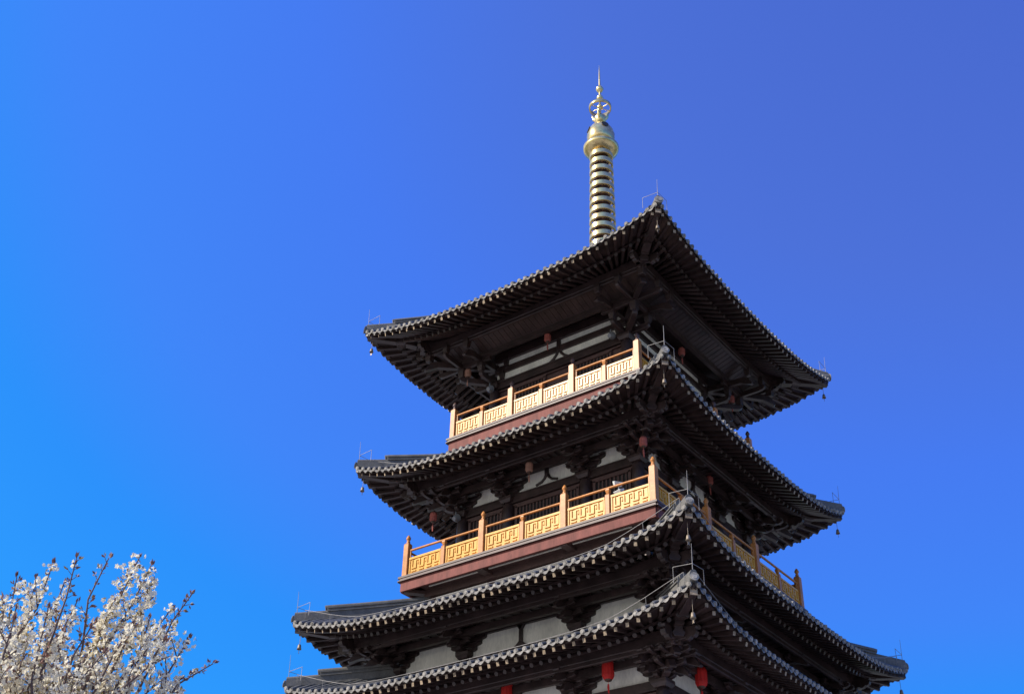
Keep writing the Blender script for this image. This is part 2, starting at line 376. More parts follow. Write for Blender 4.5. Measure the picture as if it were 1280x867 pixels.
    if idx == 0:
        mb = MB(); z0 = Ssurf(t, 0, hi)
        mb.frus((0, 0, z0 - .5), (2.2, 2.2), (1.5, 1.5), 1.0); mb.box((0, 0, z0 + .6), (1.7, 1.7, .2)); mb.frus((0, 0, z0 + .7), (1.4, 1.4), (1.1, 1.1), .35)
        mb.build('spire_base', M['ridge'], roof, bevel=.02)
    return roof

# bracket arm outlines -------------------------------------------------
def arm(L, h, cut=.26):      # symmetric arm, curved up at both ends
    out = [(-L, h), (-L, h * .45), (-L + cut * .18, h * .22), (-L + cut * .5, h * .06), (-L + cut, 0)]
    return out + [(-a, b) for a, b in out[::-1]]
def half_arm(a, L, h, cut=.26):    # from -a to +L, curved at +L only
    return [(-a, 0), (L - cut, 0), (L - cut * .5, h * .06), (L - cut * .18, h * .22), (L, h * .45), (L, h), (-a, h)]
def nose(a, L, h):                 # slanted beak ending
    return [(-a, .10), (L - .30, -.02), (L + .10, -.20), (L + .16, -.17), (L - .02, h * .62), (L - .22, h), (-a, h + .10)]
def curl(a, L, h):                 # cloud shaped end
    return [(-a, 0), (L - .34, 0), (L - .26, -.05), (L - .18, -.02), (L - .13, .03), (L - .07, .0), (L, .05), (L + .03, .13), (L - .01, .2), (L + .04, .27), (L + .0, h), (-a, h)]

def bracket_mesh(t, corner):
    """wall plane at y=0, column axis at origin, column top z=0, outward -y (corner: outward -y and +x)"""
    mb = MB(); n = t['steps']; reach = t['hp'] - t['Hw']; tot = (Usurf(t, 0, t['hp']) - .26 - .24) - t['ct']
    pk = (tot - .20) / n; st = reach / n; th = .13; ah = min(.20, pk * .72)
    mb.frus((0, 0, 0), (.34, .34), (.48, .48), .10); mb.box((0, 0, .15), (.48, .48, .10))
    def dou(p, s_=.20): mb.frus((p[0], p[1], p[2]), (s_ * .72, s_ * .72), (s_, s_), (pk - ah) * .55); mb.box((p[0], p[1], p[2] + (pk - ah) * .77), (s_, s_, (pk - ah) * .46))
    for k in range(n):
        z = .20 + k * pk; o = st * (k + 1); al = .34 + .17 * k
        if not corner:
            mb.prism(arm(al + .05, ah), (0, 0, z), (1, 0, 0), (0, 0, 1), th)
            for sx in (-1, 1): dou((sx * (al - .04), 0, z + ah))
            last = k >= n - 2
            if k >= 1 and k >= n - 2: mb.prism(nose(.2, o, ah), (0, -.02 * k, z), (0, -1, 0), (0, 0, 1), th + .01)
            else: mb.prism(half_arm(.2, o + .05, ah), (0, 0, z), (0, -1, 0), (0, 0, 1), th + .01)
            dou((0, -o, z + ah), .22)
            for j in range(1, k + 1):
                aj = .30 + .17 * (k - j)
                mb.prism(arm(aj + .05, ah), (0, -st * j, z), (1, 0, 0), (0, 0, 1), th - .01)
                for sx in (-1, 1): dou((sx * (aj - .04), -st * j, z + ah))
        else:
            beak = k >= 1 and k >= n - 2
            for ax, sg in (((1, 0, 0), 1), ((0, -1, 0), 1)):
                mb.prism(arm(al + .05, ah)[:5] + [(0, 0), (0, ah)], (0, 0, z), ax, (0, 0, 1), th)
                dou((-ax[0] * (al - .04), -ax[1] * (al - .04), z + ah))
                mb.prism(nose(.1, o, ah) if beak else half_arm(.1, o + .05, ah), (0, 0, z), ax, (0, 0, 1), th + .006)
                dou((ax[0] * o, ax[1] * o, z + ah), .22)
            r2 = sqrt(2); dg = (1 / r2, -1 / r2, 0)
            mb.prism(nose(.1, o * r2, ah * 1.1) if k >= 1 else half_arm(.1, o * r2 + .08, ah), (0, 0, z), dg, (0, 0, 1), th + .05)
            mb.frus((o, -o, z + ah), (.2, .2), (.26, .26), pk - ah)
            for j in range(1, k + 1):
                s0 = st * j
                # arms parallel to the two walls through the step positions
                mb.prism(half_arm(.42, o + .22, ah), (0, -s0, z), (1, 0, 0), (0, 0, 1), th - .012)
                mb.prism(half_arm(.42, o + .22, ah), (s0, 0, z), (0, -1, 0), (0, 0, 1), th - .012)
                for q in (-.34, o + .1):
                    dou((q, -s0, z + ah)); dou((s0, -q, z + ah))
    if corner:      # curled ends beyond the purlin crossing
        z = .20 + n * pk
        for ax, oo in (((1, 0, 0), (0, -reach, z)), ((0, -1, 0), (reach, 0, z))):
            mb.prism(curl(.3, reach + .62, .30), oo, ax, (0, 0, 1), .15)
        mb.prism([(-.12, 0), (.12, 0), (.17, .10), (.10, .2), (.13, .32), (-.13, .32), (-.10, .2), (-.17, .10)], (reach + .16, -reach - .16, z + .02), (1, 1, 0), (0, 0, 1), .26)
    return mb

def make_storey(t, idx):
    Hw, ct, hp = t['Hw'], t['ct'], t['hp']; purz = Usurf(t, 0, hp) - .26 - .24
    top = purz + .05
    # wall core (root mesh of the storey's wall)
    mb = MB()
    zb = t['fl']; pl0 = ct + .24; core = Hw - .06
    mb.box((0, 0, (zb + top + .35) / 2), (2 * core, 2 * core, top + .35 - zb))
    wall = under(mb.build('wall', M['brown'] if idx < 3 else M['redwood']))
    # plaster field per side, with the frame members in front
    for f in range(4):
        T = FT(f)
        mb = MB(); mb.T = T
        ptop = {0: ct + 1.14, 1: ct + .86, 2: ct + .66, 3: ct + .74}[idx]; pbot = {0: ct + .27, 1: ct + .24, 2: ct - .1, 3: ct + .06}[idx]
        mb.box((0, -(Hw - .045), (ptop + pbot) / 2), (2 * Hw - .1, .03, ptop - pbot)); mb.build('plaster_panel', M['plaster'], wall)
        mb = MB(); mb.T = T
        y = -(Hw - .01)
        if idx == 0:
            mb.box((0, y, ct + .765), (2 * Hw, .10, .24))
            mb.box((0, y - .01, ct + .12), (2 * Hw, .14, .26)); mb.box((0, y - .05, ct + .245), (2 * Hw, .16, .06))
            mb.box((0, y, ct + 1.30), (2 * Hw, .16, .34))
            # strut with spread feet
            mb.box((0, y - .01, ct + .93), (.13, .13, .50))
            for s_ in (-1, 1): mb.tube([(0.02 * s_, y, ct + .74), (s_ * .10, y, ct + .56), (s_ * .22, y, ct + .42), (s_ * .40, y, ct + .31)], [.06, .055, .055, .05], 6)
        elif idx in (1, 3):
            lw = .26
            mb.box((0, y - .01, ct + .10), (2 * Hw, .14, lw)); mb.box((0, y - .05, ct + .225), (2 * Hw, .14, .045)) if idx == 1 else None
            mb.box((0, y, ptop + .16), (2 * Hw, .16, .34))
            mb.box((0, y - .01, ptop - .08), (.12, .12, .30))
            for s_ in (-1, 1): mb.tube([(0.02 * s_, y, ptop - .2), (s_ * .09, y, ptop - .33), (s_ * .2, y, ptop - .43), (s_ * .42, y, ptop - .49)], [.06, .05, .05, .045], 6)
        else:
            mb.box((0, y, ptop + .16), (2 * Hw, .16, .34)); mb.box((0, y, ct - .1), (2 * Hw, .14, .2))
            mb.box((0, y - .01, (ptop + ct) / 2 + .08), (.10, .12, ptop - ct - .06))
            mb.frus((0, y - .01, ct), (.46, .12), (.12, .12), .16); mb.frus((0, y - .01, ptop - .13), (.11, .12), (.3, .12), .14)
        mb.build('wall_beam', M['wood'], wall, bevel=.01)
        # soffit closing boards behind the purlin
        mb = MB(); mb.T = T
        if t['inner']:
            hi_, zi = t['inner'], purz - .26
            mb.beam((-hi_ - .1, -hi_, zi), (hi_ + .1, -hi_, zi), .14, .24)
            a, b = (hi_ + .06, zi + .06), (hp - .07, purz + .02)
            mb.add([(-a[0], -a[0], a[1]), (a[0], -a[0], a[1]), (b[0], -b[0], b[1]), (-b[0], -b[0], b[1])], [(0, 1, 2, 3)])
            n = 34
            for i in range(n + 1):
                u = -1 + 2 * i / n; mb.beam((u * a[0], -a[0], a[1] - .006), (u * a[0], -b[0], b[1] - .006), .014, .012)
            mb.add([(-a[0], -hi_, zi + .10), (a[0], -hi_, zi + .10), (Hw, -Hw + .05, top + .28), (-Hw, -Hw + .05, top + .28)], [(0, 1, 2, 3)])
        else:
            mb.add([(-hp, -hp, purz + .12), (hp, -hp, purz + .12), (Hw, -Hw + .05, purz + .14), (-Hw, -Hw + .05, purz + .14)], [(0, 1, 2, 3)])
            hm = Hw + (hp - Hw) * .5
            mb.beam((-hm - .3, -hm, purz - .08), (hm + .3, -hm, purz - .08), .12, .20)
            n = 30
            for i in range(n + 1):
                u = -1 + 2 * i / n; mb.beam((u * hm, -Hw, purz + .10), (u * hm, -hp, purz + .10), .03, .03)
        mb.build('soffit', M['wood'], wall)
        mb = MB(); mb.T = T
        mb.beam((-hp - .35, -hp, purz + .12), (hp + .35, -hp, purz + .12), .17, .24); mb.beam((-hp - .18, -hp, purz - .05), (hp + .18, -hp, purz - .05), .11, .12)
        # wedge filler rising to the corner
        for s_ in (-1, 1): mb.prism([(hp * .45, 0), (hp, 0), (hp, t['L'] * (hp - Hw) / (t['H'] - Hw) * .62), (hp * .8, t['L'] * .14)], (0, -hp, purz + .24), (s_, 0, 0), (0, 0, 1), .13)
        mb.build('purlin', M['wood'], wall, bevel=.012)
        # windows and doors between the columns
        if idx in (0, 1, 3):
            cols = t['cols']
            for a, b in zip(cols[:-1], cols[1:]):
                wdt = (b - a) - .62; h1 = ct - .16; h0 = {0: ct - 1.2, 1: ct - 1.35, 3: ct - 3.6}[idx]
                if idx == 0: segs = [(-1.35, 1.5), (1.35, 1.5)]
                else: segs = [((a + b) / 2, wdt)]
                for xc, ww in segs:
                    wm = MB(); wm.T = T; yy = -(Hw - .03)
                    for zz in (h0, h1): wm.box((xc, yy, zz), (ww + .12, .10, .09))
                    for s_ in (-1, 1): wm.box((xc + s_ * ww / 2, yy, (h0 + h1) / 2), (.09, .10, h1 - h0))
                    nb = int(ww / .13)
                    for i in range(1, nb): wm.box((xc - ww / 2 + ww * i / nb, yy + .01, (h0 + h1) / 2), (.05, .05, h1 - h0))
                    win = wm.build('window', [M['brown']], wall)
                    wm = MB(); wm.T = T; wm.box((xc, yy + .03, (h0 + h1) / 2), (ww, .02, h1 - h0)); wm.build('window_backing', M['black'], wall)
                # framed boards under and beside the window
                wm = MB(); wm.T = T; xc = (a + b) / 2
                wm.box((xc, -(Hw - .03), ct - .09), ((b - a) - .3, .09, .05)); wm.build('wall_trim', M['brown'], wall)
                wm = MB(); wm.T = T; wm.box((xc, -(Hw - .03), h0 - .2), ((b - a) - .3, .09, .06)); wm.build('sill', M['brown'], wall)
    # columns
    base = MB(); cb = t['fl']; hcol = ct - cb
    base.lathe([(0, hcol), (.15, hcol), (.19, hcol - .12), (.205, hcol - .5), (.21, 0)], 18)
    first = None
    def place(mesh_o, px_, py_, rz):
        nonlocal_first = mesh_o.copy(); C.objects.link(nonlocal_first); nonlocal_first.location = (px_, py_, mesh_o.location[2]); nonlocal_first.rotation_euler = (0, 0, rz); return nonlocal_first
    c0 = base.build('column', M['wood'], None, loc=(0, 0, cb)); under(c0)
    br_c = bracket_mesh(t, True).build('bracket_set', M['wood'], None, bevel=.008, loc=(0, 0, ct)); under(br_c)
    br_m = bracket_mesh(t, False).build('bracket_set', M['wood'], None, bevel=.008, loc=(0, 0, ct)) if len(t['cols']) > 2 else None
    if br_m: under(br_m)
    used_c = used_b = used_m = False
    for f in range(4):
        R = FT(f)
        p = R @ Vector((Hw, -Hw, 0))
        if not used_c: c0.location = (p.x, p.y, c0.location[2]); used_c = True
        else: place(c0, p.x, p.y, f * pi / 2)
        if not used_b: br_c.location = (p.x, p.y, br_c.location[2]); br_c.rotation_euler = (0, 0, f * pi / 2); used_b = True
        else: place(br_c, p.x, p.y, f * pi / 2)
        for x in t['cols'][1:-1]:
            p = R @ Vector((x, -Hw, 0))
            place(c0, p.x, p.y, f * pi / 2)
            if not used_m: br_m.location = (p.x, p.y, br_m.location[2]); br_m.rotation_euler = (0, 0, f * pi / 2); used_m = True
            else: place(br_m, p.x, p.y, f * pi / 2)

# ---- balconies -------------------------------------------------------
def post_mesh(main):
    mb = MB(); s_ = .20 if main else .15
    if main:
        mb.box((0, 0, .575), (s_, s_, 1.15)); mb.box((0, 0, 1.165), (s_ * .8, s_ * .8, .03))
        mb.lathe([(.06, 1.18), (.062, 1.25), (.045, 1.27), (.05, 1.30), (.075, 1.335), (.08, 1.37), (.06, 1.41), (.05, 1.43), (.035, 1.46), (0, 1.49)], 12, 1)
    else:
        mb.box((0, 0, .34), (s_, s_, .68)); mb.frus((0, 0, .68), (s_, s_), (.08, .08), .05); mb.frus((0, 0, .73), (.08, .08), (.15, .13), .09); mb.frus((0, 0, .82), (.15, .13), (.11, .11), .06)
    return mb
def panel_mesh(L):
    """fret panel of length L along x, centred, bottom z=0, outside -y"""
    mb = MB(); H_ = .60
    mb.box((0, 0, H_ - .03), (L, .09, .07)); mb.box((0, 0, .03), (L, .08, .06))
    for s_ in (-1, 1): mb.box((s_ * (L / 2 - .022), 0, H_ / 2), (.044, .07, H_ - .12))
    mb.box((0, 0, H_ / 2), (L - .08, .018, H_ - .12))
    z0, z1 = .10, .50; wl = L - .20; nper = 3; unit = wl / (nper + .5); b = .045
    def bar(xa, xb, za, zb):
        for s_ in (-1, 1): mb.box(((xa + xb) / 2, s_ * .024, (za + zb) / 2), (abs(xb - xa), .030, abs(zb - za)))
    x = -wl / 2
    u2 = unit / 2
    bar(x, x + b, z0 + .10, z1)
    for i in range(nper):
        xa = x + i * unit
        bar(xa + b, xa + u2, z0 + .10, z0 + .10 + b)                 # foot of the key
        bar(xa + u2, xa + u2 + b, z0 + .10, z1)
        bar(xa + u2 + b, xa + unit, z1 - b, z1)
        bar(xa + unit, xa + unit + b, z0 + .10, z1)
        bar(xa + .0, xa + u2 + b * .8, z0, z0 + b)                   # short dash under the foot
        bar(xa + u2 + b + .045, xa + u2 + b + .045 + b, z1 - b - .13, z1 - b - .03)
    bar(x + nper * unit + b, x + nper * unit + u2, z0 + .10, z0 + .10 + b); bar(x + nper * unit, x + nper * unit + u2, z0, z0 + b)
    bar(x + nper * unit + u2, x + nper * unit + u2 + b, z0 + .10, z1)
    return mb

def make_balcony(B, zf, base_half, bottom, idx):
    mb = MB()
    mb.box((0, 0, zf - .04), (2 * B + .10, 2 * B + .10, .08))
    bal = under(mb.build('balcony', M['brown'], bevel=.01))
    zoff = 0
    # edge mouldings and fascia
    for f in range(4):
        mb = MB(); mb.T = FT(f)
        mb.box((0, -(B - .02), zf - .115), (2 * B - .02, .10, .07))
        mb.box((0, -(B + .035), zf - .167), (2 * B + .07, .07, .035))
        mb.build('edge_moulding', M['brown'], bal, bevel=.006)
        mb = MB(); mb.T = FT(f)
        mb.box((0, -(B - .045), (zf - .185 + bottom) / 2), (2 * B - .09 - (.08 if f % 2 else 0), .08, zf - .185 - bottom))
        mb.build('fascia', M['redwood'], bal)
        mb = MB(); mb.T = FT(f)
        mb.box((0, -(base_half + B) / 2 + .04, bottom + .10), (2 * B - .2, B - base_half - .1, .04))
        for x in ((-1.55, 1.55) if idx else (-1.8, 1.8)):
            mb.box((x, -(base_half + B) / 2, bottom + .03), (.26, B - base_half - .1, .12))
        mb.beam((base_half, -base_half, bottom + .03), (B - .12, -B + .12, bottom + .03), .22, .12)
        mb.box((0, -(base_half + .10), bottom - .02), (2 * base_half + .2, .14, .22))
        mb.build('soffit_frame', M['brown'], bal)
        mb = MB(); mb.T = FT(f)
        xs = [(-base_half + .3, -1.72), (-1.38, 1.38), (1.72, base_half - .3)]
        for a, b in xs: mb.box(((a + b) / 2, -(base_half + .03), bottom - .32), (b - a, .05, .30))
        for a, b in xs: mb.box(((a + b) / 2, -(base_half + .42), bottom + .066), (b - a, .05, .022))
        mb.build('plaster_strip', M['plaster'], bal)
    mb = MB(); mb.box((0, 0, (bottom - 1.2 + bottom) / 2 + .06), (2 * base_half, 2 * base_half, 1.2)); mb.build('base_wall', M['brown'], bal)
    # railing
    P = B - .13; sp = 2 * P / 3; hL = sp / 2
    pm = post_mesh(True).build('railing_post', [M['post'], M['brown'] if idx == 0 else M['post']], bal, bevel=.01); mm = post_mesh(False).build('middle_post', M['post'], bal, bevel=.008)  # upper finials in brown: the eave's shadow put into their colour
    L = hL - .10 - .075 - .07
    pn = panel_mesh(L).build('fret_panel', M['rail'], bal)
    firstP = firstM = firstN = True
    def put(o, first, loc, rz):
        if not first: o = o.copy(); C.objects.link(o)
        o.location = loc; o.rotation_euler = (0, 0, rz); return o
    for f in range(4):
        R = FT(f)
        for k in range(3):
            x = -P + k * sp
            q = R @ Vector((x, -P, zf)); put(pm, firstP, q, f * pi / 2); firstP = False
            q = R @ Vector((x + hL, -P, zf)); put(mm, firstM, q, f * pi / 2); firstM = False
            for s_ in (0, 1):
                xc = x + (hL / 2 + .0125 if s_ == 0 else hL * 1.5 - .0125)
                q = R @ Vector((xc, -P, zf + .03)); put(pn, firstN, q, f * pi / 2); firstN = False
            mb = MB(); mb.T = R
            mb.tube([(x + .1, -P, zf + .91), (x + sp - .1, -P, zf + .91)], .038, 8)
            for e in (x + .14, x + sp - .14): mb.box((e, -P, zf + .44), (.05, .05, .88))
            mb.build('handrail', M['post'], bal)
    for o in [x for x in C.objects if x.parent == bal]:
        o.location = (o.location[0], o.location[1], o.location[2])
    return bal

# ---- build the tiers top down
for i, t in enumerate(TIERS):
    t['roof'] = make_roof(t, i); make_storey(t, i)
bal1 = make_balcony(3.87, 23.10, 3.05, 22.45, 0)
bal2 = make_balcony(4.76, 17.87, 4.05, 17.36, 1)

# ---- parts parented to a part keep world coordinates: undo the part's own offset
for o in list(C.objects):
    if o.parent is not None and o.parent is not PG and o.parent.parent is PG:
        o.location = (o.location[0], o.location[1], o.location[2] - 0.0)

# ------------------------------------------------------------------ spire
SX, SY = 0.12, 0.08
mb = MB(); mb.T = Matrix.Translation((SX, SY, 0))
mb.lathe([(.36, 30.2), (.34, 33), (.28, 37.4), (.10, 38.9)], 16)
spire = under(mb.build('spire', M['golddark']))
k = 0; z = 31.3
while z < 37.3:
    r = .56 - (z - 31.3) * .014
    mb = MB(); mb.T = Matrix.Translation((SX, SY, 0))
    mb.lathe([(r - .08, z), (r - .01, z)], 48); mb.lathe([(r - .01, z), (r, z + .012)], 48); mb.lathe([(r, z + .012), (r, z + .205)], 48); mb.lathe([(r, z + .205), (r - .08, z + .22)], 48); mb.lathe([(r - .08, z + .22), (r - .08, z)], 48)
    for a in range(8): dr = Vector((cos(a * pi / 4), sin(a * pi / 4), 0)); mb.beam(dr * .2 + Vector((0, 0, z + .12)), dr * (r - .07) + Vector((0, 0, z + .12)), .03, .05)
    mb.build('ring', M['gold'], spire, bevel=0)
    z += .435
mb = MB(); mb.T = Matrix.Translation((SX, SY, 0))
mb.lathe([(.30, 37.25), (.50, 37.30), (.70, 37.42), (.74, 37.52), (.74, 37.60), (.62, 37.62), (.45, 37.72), (.35, 37.75)], 36); mb.build('dew_basin', M['gold'], spire)
mb = MB(); mb.T = Matrix.Translation((SX, SY, 0))
mb.lathe([(.35, 37.72), (.50, 37.80), (.57, 38.0), (.58, 38.25), (.54, 38.5), (.42, 38.72), (.22, 38.86), (.12, 38.92)], 32); orb = mb.build('orb', M['gold'], spire)
mb = MB(); mb.T = Matrix.Translation((SX, SY, 0))
for a in (-37, -127, 53, 143):
    dr = Vector((cos(radians(a)), sin(radians(a)), .25)).normalized(); c_ = Vector((0, 0, 38.36)) + dr * .50
    mb.tube([c_, c_ + dr * .07], .15, 16)
mb.build('orb_opening', M['black'], orb)
mb = MB(); mb.T = Matrix.Translation((SX, SY, 0))
mb.lathe([(.06, 38.88), (.14, 38.95), (.22, 39.1), (.27, 39.28), (.25, 39.36), (.12, 39.32), (.06, 39.3)], 20)
for a in (20, 110, 200, 290):
    dr = Vector((cos(radians(a)), sin(radians(a)), 0)); mb.tube([Vector((0, 0, 39.12)) + dr * .15, Vector((0, 0, 39.3)) + dr * .27, Vector((0, 0, 39.56)) + dr * .36], [.06, .085, .02], 8)
mb.build('lotus_cup', M['gold'], spire)
mb = MB(); mb.T = Matrix.Translation((SX, SY, 0))
mb.lathe([(.05, 39.2), (.045, 40.0), (.04, 41.4), (.03, 42.0), (0.004, 42.55)], 10); mb.build('mast', M['gold'], spire)
for zc, r in ((39.97, .14), (40.52, .15), (41.05, .17)):
    mb = MB(); mb.T = Matrix.Translation((SX, SY, 0)); mb.lathe([(.03, zc - r), (r * .7, zc - r * .7), (r, zc), (r * .7, zc + r * .7), (.03, zc + r)], 16); mb.build('bead', M['gold'], spire)
mb = MB(); mb.T = Matrix.Translation((SX, SY, 0)); R_ = .45
prof = [(R_ - .03, 39.86), (R_ + .02, 39.84), (R_ + .03, 40.0), (R_ - .02, 40.02), (R_ - .03, 39.86)]
mb.lathe(prof, 40); rng = mb.build('flame_ring', M['gold'], spire)
mb = MB(); mb.T = Matrix.Translation((SX, SY, 0))
for a in (0, 60, 120): mb.tube([(cos(radians(a)) * R_, sin(radians(a)) * R_, 39.93), (-cos(radians(a)) * R_, -sin(radians(a)) * R_, 39.93)], .018, 6)
mb.build('ring_spoke', M['gold'], rng)

# ------------------------------------------------------------------ wind bells under every roof corner
def make_bell():
    root = empty('wind_bell')
    mb = MB(); mb.lathe([(.0, -.30), (.030, -.305), (.048, -.335), (.055, -.40), (.074, -.465), (.066, -.465), (.045, -.40)], 14); mb.build('bell_body', M['bell'], root)
    mb = MB(); mb.tube([(0, 0, 0.04), (0, 0, -.31)], .007, 5); mb.build('hook', M['bell'], root)
    mb = MB(); mb.tube([(0, 0, -.32), (0, 0, -.50)], .005, 5); mb.prism([(-.035, -.50), (0, -.48), (.035, -.50), (.02, -.54), (.042, -.59), (0, -.57), (-.042, -.59), (-.02, -.54)], (0, 0, 0), (1, .4, 0), (0, 0, 1), .010); mb.build('clapper', M['bell'], root)
    return root
tier_name = ['topmost', 'second', 'third', 'lowest']
bell = make_bell(); first = True
cornw = [('near', 0), ('right', 1), ('far', 2), ('left', 3)]
for i, t in enumerate(TIERS):
    for cn, f in cornw:
        if cn == 'far' or (cn == 'right' and i == 3): continue
        d = t['H'] - .20; p = FT(f) @ Vector((d, -d, Usurf(t, t['H'], d) - .26))
        b = bell if first else dup(bell)
        first = False
        b.location = p; b.rotation_euler = (0, 0, rnd.uniform(0, 3))
        where = {'near': 'corner nearest the viewer', 'right': 'right-hand corner', 'left': 'left-hand corner'}[cn]
        tag(b, 'small bronze wind bell hanging from the %s of the %s roof' % (where, tier_name[i]), 'bell', 'wind bells under the roof corners')

# ------------------------------------------------------------------ lanterns
def make_lantern(name, r, h, m, tassel=True):
    root = empty(name)
    mb = MB(); n = 12; vs = []
    prof = [(r * .62, -h / 2), (r * .86, -h * .42), (r, -h * .30), (r, h * .30), (r * .86, h * .42), (r * .62, h / 2)]
    mb.lathe(prof, n, smooth=False); mb.build('shade', m, root)
    mb = MB()
    for k in range(n):
        a = 2 * pi * k / n; mb.tube([(rr * 1.01 * cos(a), rr * 1.01 * sin(a), zz) for rr, zz in prof], .006, 4)
    mb.build('ribs', m, root)
    mb = MB(); mb.lathe([(0, h / 2 + .04), (r * .6, h / 2 + .03), (r * .64, h / 2 - .01)], 12); mb.lathe([(r * .64, -h / 2 + .01), (r * .6, -h / 2 - .03), (0, -h / 2 - .04)], 12); mb.build('cap', M['golddark'], root)
    mb = MB(); mb.tube([(0, 0, h / 2), (0, 0, h / 2 + .38)], .008, 5); mb.build('cord', M['golddark'], root)
    if tassel:
        mb = MB(); mb.tube([(0, 0, -h / 2), (0, 0, -h / 2 - .13)], .006, 5); mb.tube([(0, 0, -h / 2 - .12), (0, 0, -h / 2 - .2), (.01, 0, -h / 2 - .36)], [.022, .03, .018], 7); mb.build('tassel', m, root)
    return root
GL = 'paper lanterns under the eaves'
La = make_lantern('lantern', .155, .52, M['red'])
for n_, (x, y, z_, lab) in enumerate([(3.32, -5.2, 13.10, 'bright red tasselled lantern on the left face under the lowest roof, beside the near corner'),
                                   (0.0, -5.2, 13.14, 'bright red lantern under the lowest roof in the middle of the left face'),
                                   (5.2, -3.62, 13.02, 'bright red lantern under the lowest roof, on the right face beside the near corner')]):
    o = La if n_ == 0 else dup(La); o.location = (x, y, z_); tag(o, lab, 'lantern', GL)
Lb = make_lantern('lantern', .112, .31, M['fadedred'])
for n_, (x, y, z_, lab) in enumerate([(4.16, -4.33, 20.14, 'faded pinkish lantern under the second roof, in front of the near corner bracket'),
                                   (-4.05, -4.15, 20.05, 'dull red lantern under the second roof at its left-hand corner'),
                                   (4.0, 0.02, 20.84, 'dull red lantern under the second roof in the middle of the right face'),
                                   (0.05, -3.5, 25.99, 'small red lantern under the topmost roof above the middle of the left balcony'),
                                   (3.38, -0.14, 26.0, 'small orange red lantern under the topmost roof in the middle of the right face'),
                                   (3.42, 3.35, 25.84, 'small reddish lantern under the topmost roof at its right-hand corner')]):
    o = Lb if n_ == 0 else dup(Lb); o.location = (x, y, z_); tag(o, lab, 'lantern', GL)
Lc = make_lantern('lantern', .115, .33, M['fadedpink'])
for n_, (x, y, z_, lab) in enumerate([(-0.02, -4.33, 20.58, 'sun-bleached pale lantern under the second roof in the middle of the left face'),
                                   (-3.42, -3.52, 25.82, 'sun-bleached tan lantern under the topmost roof at its left-hand corner')]):
    o = Lc if n_ == 0 else dup(Lc); o.location = (x, y, z_); tag(o, lab, 'lantern', GL)

# ------------------------------------------------------------------ floodlights
def make_flood(stand):
    root = empty('floodlight')
    if stand:
        mb = MB(); mb.tube([(0, 0, 0), (0, 0, .78)], .035, 8); mb.box((0, 0, .02), (.2, .2, .04)); mb.build('stand', M['lampwhite'], root)
        for x, z_, rz in ((.02, .86, -.5), (-.02, 1.14, .6)):
            mb = MB(); R2 = Matrix.Translation((x, 0, z_)) @ Matrix.Rotation(rz, 4, 'Z') @ Matrix.Rotation(radians(25), 4, 'X'); mb.T = R2
            mb.frus((0, 0, -.07), (.20, .14), (.30, .20), .14); hd = mb.build('lamp_head', M['lampwhite'], root, bevel=.01)
            mb = MB(); mb.T = R2; mb.box((0, 0, .076), (.25, .16, .01)); mb.build('glass', M['glass'], hd)
        mb = MB(); mb.tube([(0, 0, .78), (0, .03, 1.1)], .02, 6); mb.build('bracket', M['lampwhite'], root)
    else:
        mb = MB(); mb.tube([(0, 0, .25), (0, 0, .06)], .02, 6); mb.build('bracket', M['lampgrey'], root)
        mb = MB(); mb.T = Matrix.Rotation(radians(-60), 4, 'X')
        mb.tube([(0, 0, -.1), (0, 0, .02), (0, 0, .1)], [.07, .12, .14], 14); hd = mb.build('lamp_head', M['lampgrey'], root)
        mb = MB(); mb.T = Matrix.Rotation(radians(-60), 4, 'X'); mb.tube([(0, 0, .1), (0, 0, .108)], .12, 14); mb.build('glass', M['lampwhite'], hd)
    return root
o = make_flood(True); o.location = (3.24, -4.3, 17.88); o.rotation_euler = (0, 0, .3)
tag(o, 'white twin-head floodlight on a stand behind the lower golden railing near its right end', 'floodlight')
a = make_flood(False); a.location = (2.35, -3.1, 25.40); tag(a, 'round grey floodlight beside the near corner column of the topmost storey', 'floodlight', 'floodlights on the corner columns')
b = dup(a); b.location = (-3.45, -3.72, 20.02); tag(b, 'round grey floodlight beside the left corner column of the second storey', 'floodlight', 'floodlights on the corner columns')
b = dup(a); b.location = (-2.75, -3.08, 25.14); tag(b, 'round grey floodlight beside the left corner column of the topmost storey', 'floodlight', 'floodlights on the corner columns')

# ------------------------------------------------------------------ cherry tree
rt = random.Random(4)
def ray_pt(x, y, D):
    q = FW + RT * ((x - 640) / 1551.17) - UP * ((y - 433.5) / 1551.17); q = q / math.hypot(q.x, q.y); return CAM + q * D
tb = Vector((9.35, -26.55, 0)); 
tree = empty('cherry_tree', tb)
tag(tree, 'cherry tree in white blossom with thin dark twigs, at the lower left', 'tree')
